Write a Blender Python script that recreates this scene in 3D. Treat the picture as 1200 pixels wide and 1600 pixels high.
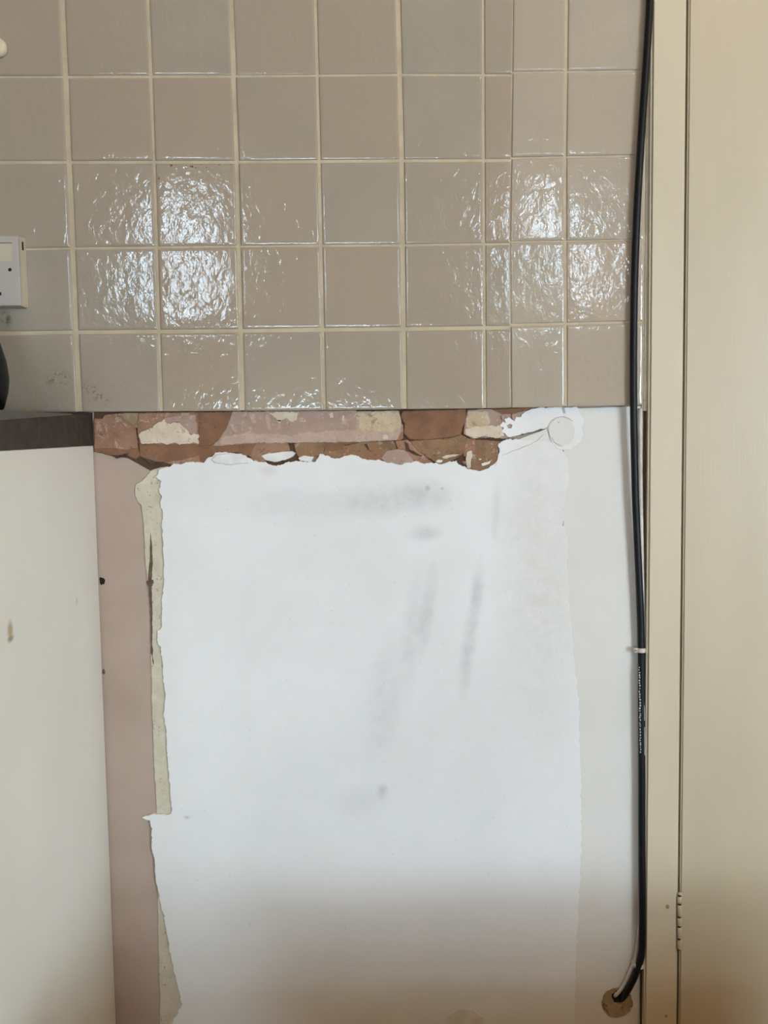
import bpy, bmesh, math, random
from mathutils import Vector, Matrix, noise as mnoise
from mathutils.geometry import tessellate_polygon
random.seed(7)
for o in list(bpy.data.objects):
    bpy.data.objects.remove(o, do_unlink=True)
scn = bpy.context.scene
COL = scn.collection

# ------------------------------------------------------------------ camera
W, H, F = 1200, 1600, 1560.0
CAM = Vector((0.0, -1.30, 0.89))
PITCH = math.atan(130 / F)
ROLL = math.radians(-0.89)
cam_rot = Matrix.Rotation(math.radians(90) - PITCH, 3, 'X') @ Matrix.Rotation(ROLL, 3, 'Z')
cd = bpy.data.cameras.new('camera')
cam = bpy.data.objects.new('camera', cd)
COL.objects.link(cam)
cam.location = CAM
cam.rotation_euler = cam_rot.to_euler()
cd.sensor_fit = 'VERTICAL'
cd.sensor_height = 24.0
cd.lens = 24.0 * F / H
cd.clip_start = 0.02
scn.camera = cam

# ------------------------------------------------------------------ sky, light, exposure
world = bpy.data.worlds.new('overcast_sky')
scn.world = world
world.use_nodes = True
wn = world.node_tree.nodes
bg = wn['Background']
bg.inputs['Color'].default_value = (0.64, 0.83, 1.0, 1)
bg.inputs['Strength'].default_value = 32.5
scn.view_settings.view_transform = 'Standard'
scn.view_settings.look = 'None'
scn.view_settings.exposure = 0.0
scn.view_settings.gamma = 1.0
scn.view_settings.use_curve_mapping = False

# room extents (metres); the photographed wall is the plane y = 0
XL, XR, YB, ZC = -1.75, 3.6, -3.6, 2.6
WINDOWS = [(-1.12, -0.76, 1.42, 2.05), (-0.72, 0.10, 0.34, 0.85), (0.70, 1.02, 1.46, 2.05), (2.0, 3.35, 0.12, 1.72)]  # the low second opening is added to light the plaster from centre left

def portal(x0, x1, z0, z1):
    ld = bpy.data.lights.new('window_portal', 'AREA')
    ld.shape = 'RECTANGLE'
    ld.size = x1 - x0
    ld.size_y = z1 - z0
    ld.cycles.is_portal = True
    o = bpy.data.objects.new('window_portal', ld)
    COL.objects.link(o)
    o.location = ((x0 + x1) / 2, YB - 0.13, (z0 + z1) / 2)
    o.rotation_euler = (math.radians(90), 0, 0)      # local -Z points to +Y, into the room
for w in WINDOWS:
    portal(*w)

# ------------------------------------------------------------------ helpers
def ray(px, py):
    return cam_rot @ Vector(((px - W / 2) / F, (H / 2 - py) / F, -1.0))

def at(px, py, Y=0.0):
    """point of the plane y = Y seen at a pixel of the photograph"""
    d = ray(px, py)
    return CAM + d * ((Y - CAM.y) / d.y)

def atx(px, py, X):
    d = ray(px, py)
    return CAM + d * ((X - CAM.x) / d.x)

def srgb(r, g, b):
    f = lambda c: (c / 255 / 12.92) if c / 255 <= 0.04045 else ((c / 255 + 0.055) / 1.055) ** 2.4
    return (f(r), f(g), f(b), 1.0)

class Nodes:
    """small builder for node materials"""
    def __init__(self, name):
        self.m = bpy.data.materials.new(name)
        self.m.use_nodes = True
        self.t = self.m.node_tree
        self.b = self.t.nodes['Principled BSDF']
    def n(self, kind, **kw):
        x = self.t.nodes.new(kind)
        for k, v in kw.items():
            setattr(x, k, v)
        return x
    def link(self, a, b):
        self.t.links.new(a, b)
    def set(self, sock, v):
        if hasattr(v, 'is_linked') or isinstance(v, bpy.types.NodeSocket):
            self.link(v, sock)
        else:
            sock.default_value = v
    def math(self, op, a, b=None, clamp=False):
        x = self.n('ShaderNodeMath', operation=op)
        x.use_clamp = clamp
        self.set(x.inputs[0], a)
        if b is not None:
            self.set(x.inputs[1], b)
        return x.outputs[0]
    def pos(self):
        if not hasattr(self, '_p'):
            self._p = self.n('ShaderNodeNewGeometry').outputs['Position']
        return self._p
    def noise(self, scale, detail=4, rough=0.55, vec=None, stretch=None, dist=0.0):
        v = vec or self.pos()
        if stretch:
            mp = self.n('ShaderNodeMapping')
            mp.inputs['Scale'].default_value = stretch
            self.link(v, mp.inputs['Vector'])
            v = mp.outputs['Vector']
        x = self.n('ShaderNodeTexNoise')
        x.inputs['Scale'].default_value = scale
        x.inputs['Detail'].default_value = detail
        x.inputs['Roughness'].default_value = rough
        x.inputs['Distortion'].default_value = dist
        self.link(v, x.inputs['Vector'])
        return x.outputs['Fac']
    def ramp(self, fac, a, b, lo=0.0, hi=1.0):
        x = self.n('ShaderNodeMapRange')
        x.interpolation_type = 'SMOOTHSTEP'
        self.set(x.inputs['Value'], fac)
        x.inputs['From Min'].default_value = a
        x.inputs['From Max'].default_value = b
        x.inputs['To Min'].default_value = lo
        x.inputs['To Max'].default_value = hi
        return x.outputs['Result']
    def mix(self, fac, a, b, blend='MIX'):
        x = self.n('ShaderNodeMix', data_type='RGBA', blend_type=blend)
        self.set(x.inputs[0], fac)
        self.set(x.inputs[6], a)
        self.set(x.inputs[7], b)
        return x.outputs[2]
    def blob(self, c, rx, rz, ang=0.0, soft=0.5, axes='xz'):
        """soft elliptical mask round a world point in the x-z (or y-z) plane"""
        mp = self.n('ShaderNodeMapping', vector_type='TEXTURE')
        mp.inputs['Location'].default_value = c
        if axes == 'xz':
            mp.inputs['Rotation'].default_value = (0, ang, 0)
            mp.inputs['Scale'].default_value = (rx, 100.0, rz)
        else:
            mp.inputs['Scale'].default_value = (100.0, rx, rz)
        self.link(self.pos(), mp.inputs['Vector'])
        ln = self.n('ShaderNodeVectorMath', operation='LENGTH')
        self.link(mp.outputs['Vector'], ln.inputs[0])
        return self.ramp(ln.outputs['Value'], soft, 1.0, 1.0, 0.0)
    def bump(self, h, strength=0.2, dist=0.002, prev=None):
        x = self.n('ShaderNodeBump')
        x.inputs['Strength'].default_value = strength
        x.inputs['Distance'].default_value = dist
        self.link(h, x.inputs['Height'])
        if prev is not None:
            self.link(prev, x.inputs['Normal'])
        return x.outputs['Normal']
    def done(self, col, rough=0.6, normal=None, spec=None, coat=None):
        self.set(self.b.inputs['Base Color'], col)
        self.set(self.b.inputs['Roughness'], rough)
        if normal is not None:
            self.link(normal, self.b.inputs['Normal'])
        if spec is not None:
            self.b.inputs['Specular IOR Level'].default_value = spec
        if coat is not None:
            self.b.inputs['Coat Weight'].default_value = coat
            self.b.inputs['Coat Roughness'].default_value = 0.05
        return self.m

def simple(name, c1, c2, scale=20, rough=0.6, bump=0.15, bdist=0.001, stretch=None, spec=None, bscale=None):
    N = Nodes(name)
    f = N.ramp(N.noise(scale, 5, stretch=stretch), 0.3, 0.7)
    nm = N.bump(N.noise(bscale or scale * 6, 4, stretch=stretch), bump, bdist) if bump else None
    return N.done(N.mix(f, c1, c2), rough, nm, spec)

def weathered(name, c1, c2, c3, patch=0.56, fleck=0.0, rough=0.85, bump=0.8, fine=90):
    """worn masonry: two mottled tones, patches of a third, pale flecks and dark pits"""
    N = Nodes(name)
    col = N.mix(N.ramp(N.noise(34, 8, 0.7), 0.32, 0.68), c1, c2)
    col = N.mix(N.ramp(N.noise(48, 6, 0.65, dist=0.8), patch, patch + 0.05), col, c3)
    if fleck:
        col = N.mix(N.math('MULTIPLY', N.ramp(N.noise(150, 4, 0.6), 0.60, 0.66), fleck), col, srgb(214, 200, 178))
    col = N.mix(N.math('MULTIPLY', N.ramp(N.noise(210, 3, 0.6), 0.62, 0.70), 0.45), col, srgb(78, 58, 42))
    nm = N.bump(N.noise(fine, 7, 0.7), bump, 0.0022)
    return N.done(col, rough, nm, 0.25)

def link_mesh(name, bm, mat, parent=None, smooth=False):
    me = bpy.data.meshes.new(name)
    bm.normal_update()
    bm.to_mesh(me)
    bm.free()
    if smooth:
        for p in me.polygons:
            p.use_smooth = True
    o = bpy.data.objects.new(name, me)
    COL.objects.link(o)
    if mat is not None:
        me.materials.append(mat)
    o.parent = parent
    return o

def tag(o, label, cat=None, group=None, kind=None):
    o['label'] = label
    if cat: o['category'] = cat
    if group: o['group'] = group
    if kind: o['kind'] = kind
    return o

def empty(name, loc):
    o = bpy.data.objects.new(name, None)
    o.empty_display_size = 0.05
    COL.objects.link(o)
    o.location = loc
    return o

def add_box(bm, x0, x1, y0, y1, z0, z1, bev=0.0):
    r = bmesh.ops.create_cube(bm, size=1.0)
    vs = r['verts']
    for v in vs:
        v.co = Vector(((x0 + x1) / 2 + v.co.x * (x1 - x0), (y0 + y1) / 2 + v.co.y * (y1 - y0), (z0 + z1) / 2 + v.co.z * (z1 - z0)))
    if bev:
        es = set()
        for v in vs: es.update(v.link_edges)
        bmesh.ops.bevel(bm, geom=list(es), offset=bev, segments=2, affect='EDGES', profile=0.6)

def box(name, x0, x1, y0, y1, z0, z1, mat, parent=None, bev=0.0, origin=None):
    bm = bmesh.new()
    add_box(bm, x0, x1, y0, y1, z0, z1, bev)
    if origin is not None:
        for v in bm.verts: v.co -= Vector(origin)
    return link_mesh(name, bm, mat, parent)

def jag(pts, amp=0.0012, step=0.006, seed=0.0, closed=True):
    """roughen an outline given in (x, z) metres"""
    out = []
    n = len(pts)
    for i in range(n if closed else n - 1):
        a, b = Vector(pts[i]), Vector(pts[(i + 1) % n])
        L = (b - a).length
        k = max(1, int(L / step))
        nrm = Vector((-(b - a).y, (b - a).x)).normalized() if L > 0 else Vector((0, 0))
        for j in range(k):
            p = a.lerp(b, j / k)
            q = mnoise.noise(Vector((p.x * 120, p.y * 120, seed))) + 0.6 * mnoise.noise(Vector((p.x * 330, p.y * 330, seed + 9))) + 0.4 * mnoise.noise(Vector((p.x * 800, p.y * 800, seed + 4)))
            out.append(p + nrm * amp * q)
    if not closed:
        out.append(Vector(pts[-1]))
    return out

def slab(name, pxs, yf, yb, mat, parent, amp=0.0012, step=0.006, bev=0.0008, seed=0.0, grow=0.0):
    """a flat irregular piece lying on the wall: outline in photo pixels taken at depth yf, front face y = yf, back y = yb"""
    base = [(p.x, p.z) for p in (at(x, y, yf) for x, y in pxs)]
    pts = jag(base, amp, step, seed) if amp else [Vector(p) for p in base]
    # enforce counter-clockwise seen from the camera (normal to -y)
    area = sum(pts[i].x * pts[(i + 1) % len(pts)].y - pts[(i + 1) % len(pts)].x * pts[i].y for i in range(len(pts)))
    if area < 0: pts.reverse()
    if grow:
        src = pts
        pts = []
        for i, p in enumerate(src):
            t = src[(i + 1) % len(src)] - src[i - 1]
            pts.append(p + (Vector((t.y, -t.x)).normalized() * grow if t.length > 0 else Vector((0, 0))))
    bm = bmesh.new()
    fr = []
    n = len(pts)
    for i, p in enumerate(pts):
        t = (pts[(i + 1) % n] - pts[i - 1])
        nn = Vector((-t.y, t.x))
        nn = nn.normalized() if nn.length > 0 else nn
        q = p + nn * bev
        fr.append(bm.verts.new((q.x, yf, q.y)))
    mid = [bm.verts.new((p.x, yf + bev, p.y)) for p in pts]
    bk = [bm.verts.new((p.x, yb, p.y)) for p in pts]
    for t in tessellate_polygon([[Vector((v.co.x, v.co.z, 0)) for v in fr]]):
        a, b, c3 = (fr[k] for k in t)
        if (b.co.x - a.co.x) * (c3.co.z - a.co.z) - (b.co.z - a.co.z) * (c3.co.x - a.co.x) < 0:
            b, c3 = c3, b
        bm.faces.new((a, b, c3))          # faces the room, -y
    for i in range(n):
        j = (i + 1) % n
        bm.faces.new((fr[i], mid[i], mid[j], fr[j]))
        bm.faces.new((mid[i], bk[i], bk[j], mid[j]))
    return link_mesh(name, bm, mat, parent)

def tube(name, pts, r, mat, parent=None, seg=10, cap=True, sub=6):
    """smooth round tube through 3-D points (Catmull-Rom)"""
    P = [Vector(p) for p in pts]
    Q = []
    for i in range(len(P) - 1):
        p0, p1, p2, p3 = P[max(i - 1, 0)], P[i], P[i + 1], P[min(i + 2, len(P) - 1)]
        for j in range(sub):
            t = j / sub
            Q.append(0.5 * ((2 * p1) + (p2 - p0) * t + (2 * p0 - 5 * p1 + 4 * p2 - p3) * t * t + (-p0 + 3 * p1 - 3 * p2 + p3) * t ** 3))
    Q.append(P[-1])
    bm = bmesh.new()
    rings = []
    up = None
    for i, q in enumerate(Q):
        t = (Q[min(i + 1, len(Q) - 1)] - Q[max(i - 1, 0)]).normalized()
        if up is None:
            up = t.orthogonal().normalized()
        a = (up - t * up.dot(t)).normalized()
        up = a
        b = t.cross(a)
        rr = r(i / (len(Q) - 1)) if callable(r) else r
        rings.append([bm.verts.new(q + (a * math.cos(2 * math.pi * k / seg) + b * math.sin(2 * math.pi * k / seg)) * rr) for k in range(seg)])
    for A, B in zip(rings, rings[1:]):
        for k in range(seg):
            bm.faces.new((A[k], A[(k + 1) % seg], B[(k + 1) % seg], B[k]))
    if cap:
        bm.faces.new(rings[0][::-1])
        bm.faces.new(rings[-1])
    bmesh.ops.recalc_face_normals(bm, faces=bm.faces)
    return link_mesh(name, bm, mat, parent, smooth=True)

def lathe(name, prof, centre, mat, parent=None, seg=40, axis='z'):
    bm = bmesh.new()
    rings = []
    for r, h in prof:
        ring = []
        for k in range(seg):
            a = 2 * math.pi * k / seg
            v = Vector((r * math.cos(a), r * math.sin(a), h))
            if axis == 'y':                      # h runs towards the camera
                v = Vector((v.x, -v.z, v.y))
            ring.append(bm.verts.new(Vector(centre) + v))
        rings.append(ring)
    for A, B in zip(rings, rings[1:]):
        for k in range(seg):
            bm.faces.new((A[k], A[(k + 1) % seg], B[(k + 1) % seg], B[k]))
    bm.faces.new(rings[0][::-1])
    bm.faces.new(rings[-1])
    bmesh.ops.recalc_face_normals(bm, faces=bm.faces)
    return link_mesh(name, bm, mat, parent, smooth=True)

# ------------------------------------------------------------------ depths on the photographed wall
Y_BASE = 0.0        # bare pink undercoat
Y_SKIM = -0.005     # face of the white plaster
Y_TILE = -0.013     # face of the tiles
Y_GROUT = -0.0116

# ------------------------------------------------------------------ materials
def mat_tile(name='glazed_tile', k=0):
    N = Nodes(name)
    up = lambda r, g, b: srgb(r + k - 4, g + k - 6, b + k - 8)
    oi = N.n('ShaderNodeObjectInfo').outputs['Random']
    base = N.mix(N.ramp(N.noise(9, 3), 0.3, 0.7), up(170, 160, 144), up(163, 155, 141))
    base = N.mix(oi, base, up(170, 156, 139))
    # brown spatters and a scuff near the lowest left tiles
    sp = N.noise(190, 2, 0.6)
    m1 = N.math('MULTIPLY', N.blob(at(92, 592, Y_TILE), 0.028, 0.014, 0.1, 0.1), N.ramp(sp, 0.5, 0.66))
    m2 = N.math('MULTIPLY', N.blob(at(150, 615, Y_TILE), 0.035, 0.01, 0.75, 0.1), N.ramp(sp, 0.5, 0.62))
    base = N.mix(N.math('MULTIPLY', N.math('MAXIMUM', m1, m2), 0.75), base, srgb(112, 84, 52))
    m3 = N.math('MULTIPLY', N.blob(at(8, 497, Y_TILE), 0.012, 0.014, 0, 0.1), N.ramp(N.noise(120), 0.42, 0.6))
    base = N.mix(N.math('MULTIPLY', m3, 0.8), base, srgb(90, 60, 45))
    # black specks along the upper edge of one tile
    m4 = N.math('MULTIPLY', N.blob(at(302, 258, Y_TILE), 0.058, 0.0045, 0, 0.7), N.ramp(N.noise(260, 1), 0.6, 0.66))
    m5 = N.math('MULTIPLY', N.blob(at(244, 270, Y_TILE), 0.006, 0.02, 0, 0.5), N.ramp(N.noise(230, 1), 0.6, 0.66))
    base = N.mix(N.math('MULTIPLY', N.math('MAXIMUM', m4, m5), 0.8), base, srgb(50, 42, 34))
    # hand-made glaze: ripples whose depth changes from place to place
    off = N.n('ShaderNodeVectorMath', operation='SCALE')
    cmb = N.n('ShaderNodeCombineXYZ')
    for k in range(3): N.link(oi, cmb.inputs[k])
    N.link(cmb.outputs[0], off.inputs[0]); off.inputs['Scale'].default_value = 17.0
    ad = N.n('ShaderNodeVectorMath', operation='ADD')
    N.link(N.pos(), ad.inputs[0]); N.link(off.outputs[0], ad.inputs[1])
    big = N.noise(22, 2, 0.5, vec=ad.outputs[0], stretch=(1.0, 1.0, 0.75))
    fine = N.noise(85, 2, 0.5, vec=ad.outputs[0], stretch=(1.0, 1.0, 0.7), dist=0.9)
    worm = N.noise(190, 2, 0.5, vec=ad.outputs[0], stretch=(1.0, 1.0, 0.75), dist=0.8)
    nm = N.bump(big, 0.5, 0.0020)
    nm = N.bump(fine, 0.55, 0.0008, nm)
    nm = N.bump(worm, 0.5, 0.00026, nm)
    return N.done(base, 0.07, nm, 0.5)

def mat_plaster(name, c1, c2, marks=True):
    N = Nodes(name)
    col = N.mix(N.ramp(N.noise(5, 5, 0.6), 0.3, 0.7), c1, c2)
    if marks:
        G = srgb(180, 178, 175)
        gr = N.ramp(N.noise(38, 7, 0.75), 0.22, 0.78, 0.2, 1.0)
        def mark(px, py, rx, rz, ang, s, soft=0.1, c=G):
            nonlocal col
            m = N.math('MULTIPLY', N.blob(at(px, py, Y_SKIM), rx, rz, ang, soft), gr)
            col = N.mix(N.math('MULTIPLY', m, s), col, c)
        mark(600, 782, 0.115, 0.030, -0.03, 0.55)
        mark(660, 770, 0.050, 0.030, 0.0, 0.45)
        mark(460, 790, 0.080, 0.036, 0.1, 0.30)
        mark(662, 833, 0.030, 0.015, 0.0, 0.65)
        mark(668, 955, 0.014, 0.085, 0.14, 0.6)
        mark(645, 985, 0.020, 0.110, 0.10, 0.45)
        mark(745, 930, 0.013, 0.060, 0.10, 0.6)
        mark(731, 1020, 0.014, 0.085, 0.12, 0.7)
        mark(600, 1100, 0.035, 0.120, 0.15, 0.4)
        mark(597, 1237, 0.011, 0.016, 0.2, 0.75)
        mark(560, 1250, 0.050, 0.035, 0.0, 0.28)
        mark(292, 1277, 0.006, 0.0035, 0.0, 0.6, c=srgb(130, 128, 130))
        mark(775, 800, 0.008, 0.055, 0.05, 0.35)
        mark(850, 900, 0.085, 0.34, 0.03, 1.0, c=srgb(212, 208, 199))  # broad grey-cream tint, also painted in to dim the brightly lit right side
        mark(700, 1150, 0.16, 0.20, 0.2, 0.35, c=srgb(214, 211, 206))
        mark(420, 735, 0.018, 0.011, 0.0, 0.5, c=srgb(196, 186, 165))
        mark(668, 763, 0.005, 0.006, 0.0, 0.75, c=srgb(125, 128, 150))
        mark(691, 763, 0.003, 0.003, 0.0, 0.75, c=srgb(125, 128, 150))
        speck = N.ramp(N.noise(140, 2, 0.5), 0.70, 0.76)
        col = N.mix(N.math('MULTIPLY', speck, 0.12), col, srgb(140, 138, 138))
    nm = N.bump(N.noise(14, 5, 0.6), 0.25, 0.003)
    nm = N.bump(N.noise(260, 3), 0.12, 0.0006, nm)
    return N.done(col, 0.7, nm, 0.3)

M = {}
M['tile'] = mat_tile()
M['tile_pale'] = mat_tile('paler_glazed_tile', 11)
M['grout'] = simple('grout', srgb(196, 180, 152), srgb(180, 164, 138), 40, 0.85, 0.3)
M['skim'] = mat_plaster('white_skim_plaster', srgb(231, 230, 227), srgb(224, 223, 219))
M['skim_grey'] = mat_plaster('greyed_skim_plaster', srgb(221, 217, 209), srgb(214, 210, 201), False)
M['undercoat'] = simple('pink_undercoat', srgb(181, 160, 145), srgb(168, 147, 131), 7, 0.75, 0.25, 0.0015)
M['cream_filler'] = weathered('cream_filler', srgb(210, 201, 180), srgb(194, 184, 161), srgb(204, 190, 166), 0.58, 0.0, 0.8, 0.5)
M['brick'] = weathered('brown_brick', srgb(164, 126, 102), srgb(140, 104, 82), srgb(176, 146, 126), 0.57, 0.25)
M['brick_dark'] = weathered('dark_brown_brick', srgb(142, 104, 78), srgb(122, 88, 66), srgb(134, 106, 86), 0.58, 0.0, 0.88, 0.5)
M['brick_umber'] = weathered('umber_plaster', srgb(152, 120, 90), srgb(124, 98, 74), srgb(150, 108, 80), 0.54, 0.3, 0.9, 1.0)
M['mauve'] = weathered('mauve_paint', srgb(176, 150, 136), srgb(162, 136, 122), srgb(156, 124, 106), 0.60, 0.3, 0.75, 0.4)
M['mauve_light'] = weathered('pale_mauve_paint', srgb(190, 166, 150), srgb(178, 152, 136), srgb(168, 140, 124), 0.62, 0.2, 0.75, 0.4)
M['cream_paint'] = weathered('old_cream_paint', srgb(220, 206, 184), srgb(204, 186, 162), srgb(186, 160, 140), 0.60, 0.0, 0.75, 0.6, 160)
M['cream_rough'] = weathered('rough_cream_paint', srgb(212, 194, 164), srgb(190, 166, 134), srgb(170, 142, 112), 0.55, 0.5, 0.8, 1.3, 120)
M['chip_white'] = simple('white_plaster_chip', srgb(230, 227, 222), srgb(212, 208, 202), 60, 0.75, 0.4)
M['crack'] = simple('crack_shadow', srgb(110, 92, 78), srgb(78, 62, 50), 60, 0.95, 0.0)
M['crack_fine'] = simple('hairline_crack', srgb(196, 188, 180), srgb(172, 164, 156), 60, 0.95, 0.0)
M['gap'] = simple('deep_gap', srgb(34, 26, 20), srgb(22, 17, 13), 40, 0.95, 0.0)
M['bed'] = simple('dark_brown_bed', srgb(92, 66, 48), srgb(70, 50, 36), 40, 0.95, 0.3)
M['mortar'] = weathered('brown_mortar', srgb(172, 150, 120), srgb(146, 122, 94), srgb(126, 102, 76), 0.56, 0.15)
M['cable'] = simple('black_cable_sheath', srgb(9, 9, 10), srgb(13, 13, 14), 30, 0.45, 0.0, spec=0.3)
M['cable_white'] = simple('white_cable_sheath', srgb(206, 200, 190), srgb(182, 176, 166), 40, 0.4, 0.1)
M['cable_grey'] = simple('grey_cable_sheath', srgb(160, 156, 148), srgb(140, 137, 130), 40, 0.4, 0.1)
M['print'] = simple('cable_print', srgb(190, 190, 188), srgb(150, 150, 150), 300, 0.6, 0.0)
M['plastic'] = simple('aged_white_plastic', srgb(206, 198, 186), srgb(198, 190, 177), 12, 0.35, 0.05)
M['plastic_yellow'] = simple('yellowed_plastic', srgb(214, 202, 172), srgb(206, 193, 162), 12, 0.35, 0.05)
M['socket'] = simple('dulled_socket_plastic', srgb(178, 170, 160), srgb(170, 162, 152), 12, 0.45, 0.05)
M['socket_side'] = simple('yellowed_socket_plastic', srgb(192, 180, 156), srgb(184, 172, 148), 12, 0.45, 0.05)
M['panel'] = None
M['raw_wood'] = simple('raw_wood_edge', srgb(112, 78, 46), srgb(88, 60, 36), 30, 0.8, 0.3, stretch=(8, 8, 1))
M['worktop'] = simple('worktop_core', srgb(60, 50, 42), srgb(40, 33, 28), 70, 0.7, 0.3)
M['laminate'] = simple('dark_grey_laminate', srgb(86, 84, 77), srgb(74, 72, 66), 50, 0.45, 0.05)
M['black_enamel'] = simple('black_enamel', srgb(7, 7, 8), srgb(10, 10, 11), 20, 0.4, 0.0, spec=0.15)
M['room_paint'] = simple('warm_room_paint', srgb(190, 164, 134), srgb(182, 156, 126), 4, 0.8, 0.05)
M['ceiling_paint'] = simple('ceiling_paint', srgb(196, 172, 138), srgb(190, 166, 132), 4, 0.9, 0.05)
M['wood_floor'] = simple('oak_boards', srgb(156, 122, 88), srgb(136, 104, 72), 6, 0.6, 0.2, stretch=(1, 8, 8))
M['pale_wood'] = simple('pale_pine', srgb(186, 162, 132), srgb(170, 146, 116), 6, 0.6, 0.2, stretch=(1, 8, 8))
M['plank'] = simple('stained_planks', srgb(128, 100, 78), srgb(106, 82, 62), 5, 0.6, 0.2, stretch=(1, 8, 8))
M['white_gloss'] = simple('white_gloss_paint', srgb(232, 228, 218), srgb(226, 222, 212), 6, 0.35, 0.05)
M['metal'] = simple('steel', srgb(150, 150, 150), srgb(130, 130, 130), 30, 0.35, 0.0)

def mat_gloss_cream(name='cream_gloss_paint', k=0):
    N = Nodes(name)
    col = N.mix(N.ramp(N.noise(5, 4, stretch=(3, 3, 0.6)), 0.3, 0.7), srgb(194 + k, 180 + k, 153 + k), srgb(189 + k, 175 + k, 148 + k))
    br = N.noise(60, 4, 0.6, stretch=(6, 6, 0.18))
    nm = N.bump(br, 0.22, 0.0006)
    nm = N.bump(N.noise(7, 2), 0.15, 0.002, nm)
    return N.done(col, 0.40, nm, 0.35)
M['cream_gloss'] = mat_gloss_cream()
M['frame_gloss'] = mat_gloss_cream('frame_gloss_paint', 9)

def mat_glass():
    N = Nodes('window_glass')
    t = N.t
    tr = N.n('ShaderNodeBsdfTransparent')
    gl = N.n('ShaderNodeBsdfGlossy')
    gl.inputs['Roughness'].default_value = 0.02
    mx = N.n('ShaderNodeMixShader')
    mx.inputs[0].default_value = 0.06
    N.link(tr.outputs[0], mx.inputs[1]); N.link(gl.outputs[0], mx.inputs[2])
    N.link(mx.outputs[0], t.nodes['Material Output'].inputs['Surface'])
    return N.m
M['glass'] = mat_glass()

# ------------------------------------------------------------------ the room shell
XD0 = at(1070, 800, -0.012).x           # hinge side of the door opening
XW1 = at(1006, 800, 0.0).x              # right end of the photographed wall
wall = box('wall_back', XL, XW1, 0.0, 0.12, 0.0, ZC, M['undercoat'])
tag(wall, 'bare pink plaster wall under tiles and white skim', 'wall', kind='structure')

o = box('floor', XL, XR, YB, 0.12, -0.05, 0.0, M['wood_floor'])
tag(o, 'brown timber floor of the kitchen', 'floor', kind='structure')
o = box('ceiling', XL, XR, YB, 0.12, ZC, ZC + 0.05, M['ceiling_paint'])
tag(o, 'warm white ceiling of the kitchen', 'ceiling', kind='structure')
o = box('wall_left', XL - 0.1, XL, YB, 0.12, 0.0, ZC, M['room_paint'])
tag(o, 'warm painted left wall of the kitchen', 'wall', kind='structure')
o = box('wall_right', XR, XR + 0.1, YB, 0.12, 0.0, ZC, M['room_paint'])
tag(o, 'warm painted right wall of the kitchen', 'wall', kind='structure')

# wall behind the photographer with two window openings
bm = bmesh.new()
xs = [XL] + [v for w in WINDOWS for v in (w[0], w[1])] + [XR]
for i in range(0, len(xs), 2):
    add_box(bm, xs[i], xs[i + 1], YB - 0.12, YB, 0.0, ZC)
for w in WINDOWS:
    add_box(bm, w[0], w[1], YB - 0.12, YB, 0.0, w[2])
    add_box(bm, w[0], w[1], YB - 0.12, YB, w[3], ZC)
wall_front = link_mesh('wall_front', bm, M['room_paint'])
tag(wall_front, 'warm painted wall with four windows facing the tiles', 'wall', kind='structure')
# wide stained boards between the two windows
zb = 0.92
k = 0
while zb < 2.5:
    h = 0.185
    box('plank', WINDOWS[0][1] + 0.08, 0.62, YB - 0.001, YB + 0.02, zb, zb + h, M['plank'], wall_front, 0.004)
    zb += 0.205
for i, w in enumerate(WINDOWS):
    wo = empty('window_%d' % (i + 1), ((w[0] + w[1]) / 2, YB - 0.06, w[2]))
    tag(wo, 'white framed window facing the tiles, the %s' % (('left small one', 'low one added for fill light', 'right small one', 'tall right one')[i]), 'window', kind='structure')
    x0, x1, z0, z1 = w
    t = 0.05
    bm = bmesh.new()
    for a in ((x0, x0 + t, z0, z1), (x1 - t, x1, z0, z1), (x0 + t, x1 - t, z0, z0 + t), (x0 + t, x1 - t, z1 - t, z1),
              ((x0 + x1) / 2 - 0.02, (x0 + x1) / 2 + 0.02, z0 + t, z1 - t), (x0 + t, x1 - t, z1 - 0.36, z1 - 0.32)):
        add_box(bm, a[0], a[1], YB - 0.085, YB - 0.04, a[2], a[3], 0.003)
    for v in bm.verts: v.co -= wo.location
    link_mesh('window_frame', bm, M['white_gloss'], wo)
    box('pane', x0 + t, x1 - t, YB - 0.066, YB - 0.062, z0 + t, z1 - t, M['glass'], wo, origin=wo.location)
    box('window_sill', x0 - 0.015, x1 + 0.015, YB - 0.04, YB + 0.09, z0 - 0.03, z0, M['white_gloss'], wo, 0.004, origin=wo.location)

# ------------------------------------------------------------------ tiles
def lin(pts, t):
    """piecewise linear with extrapolation; pts = [(t, v), ...]"""
    for (a, va), (b, vb) in zip(pts, pts[1:]):
        if t <= b or (b, vb) == pts[-1]:
            return va + (vb - va) * (t - a) / (b - a)

COLS = [   # x of each vertical joint as a function of y
    [(0, 97), (253, 108), (643, 124)],
    [(0, 231), (253, 241), (641, 252)],
    [(0, 361), (253, 370), (641, 379)],
    [(0, 493), (252, 499), (640, 507)],
    [(0, 622), (252, 628), (639, 632)],
    [(0, 755), (252, 756), (637, 758)],
    [(0, 802), (250, 799), (380, 797), (636, 799)],
    [(0, 886), (247, 883), (635, 884)],
    [(0, 1011), (250, 1007), (633, 1003)],
]
CW = [8, 4.5, 7, 4.5, 7.5, 4.5, 1.6, 5, 0]        # joint widths in pixels
ROWS = [   # y of each horizontal joint as a function of x, left field
    [(0, 120), (365, 119), (625, 116.5), (800, 117)],
    [(0, 253.5), (365, 253), (625, 251), (800, 250.5)],
    [(0, 390), (120, 388), (365, 385), (625, 383), (800, 381)],
    [(0, 521), (120, 519), (365, 517), (625, 514), (800, 511.5)],
    [(0, 644.5), (505, 641), (758, 638), (800, 637)],
]
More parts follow.
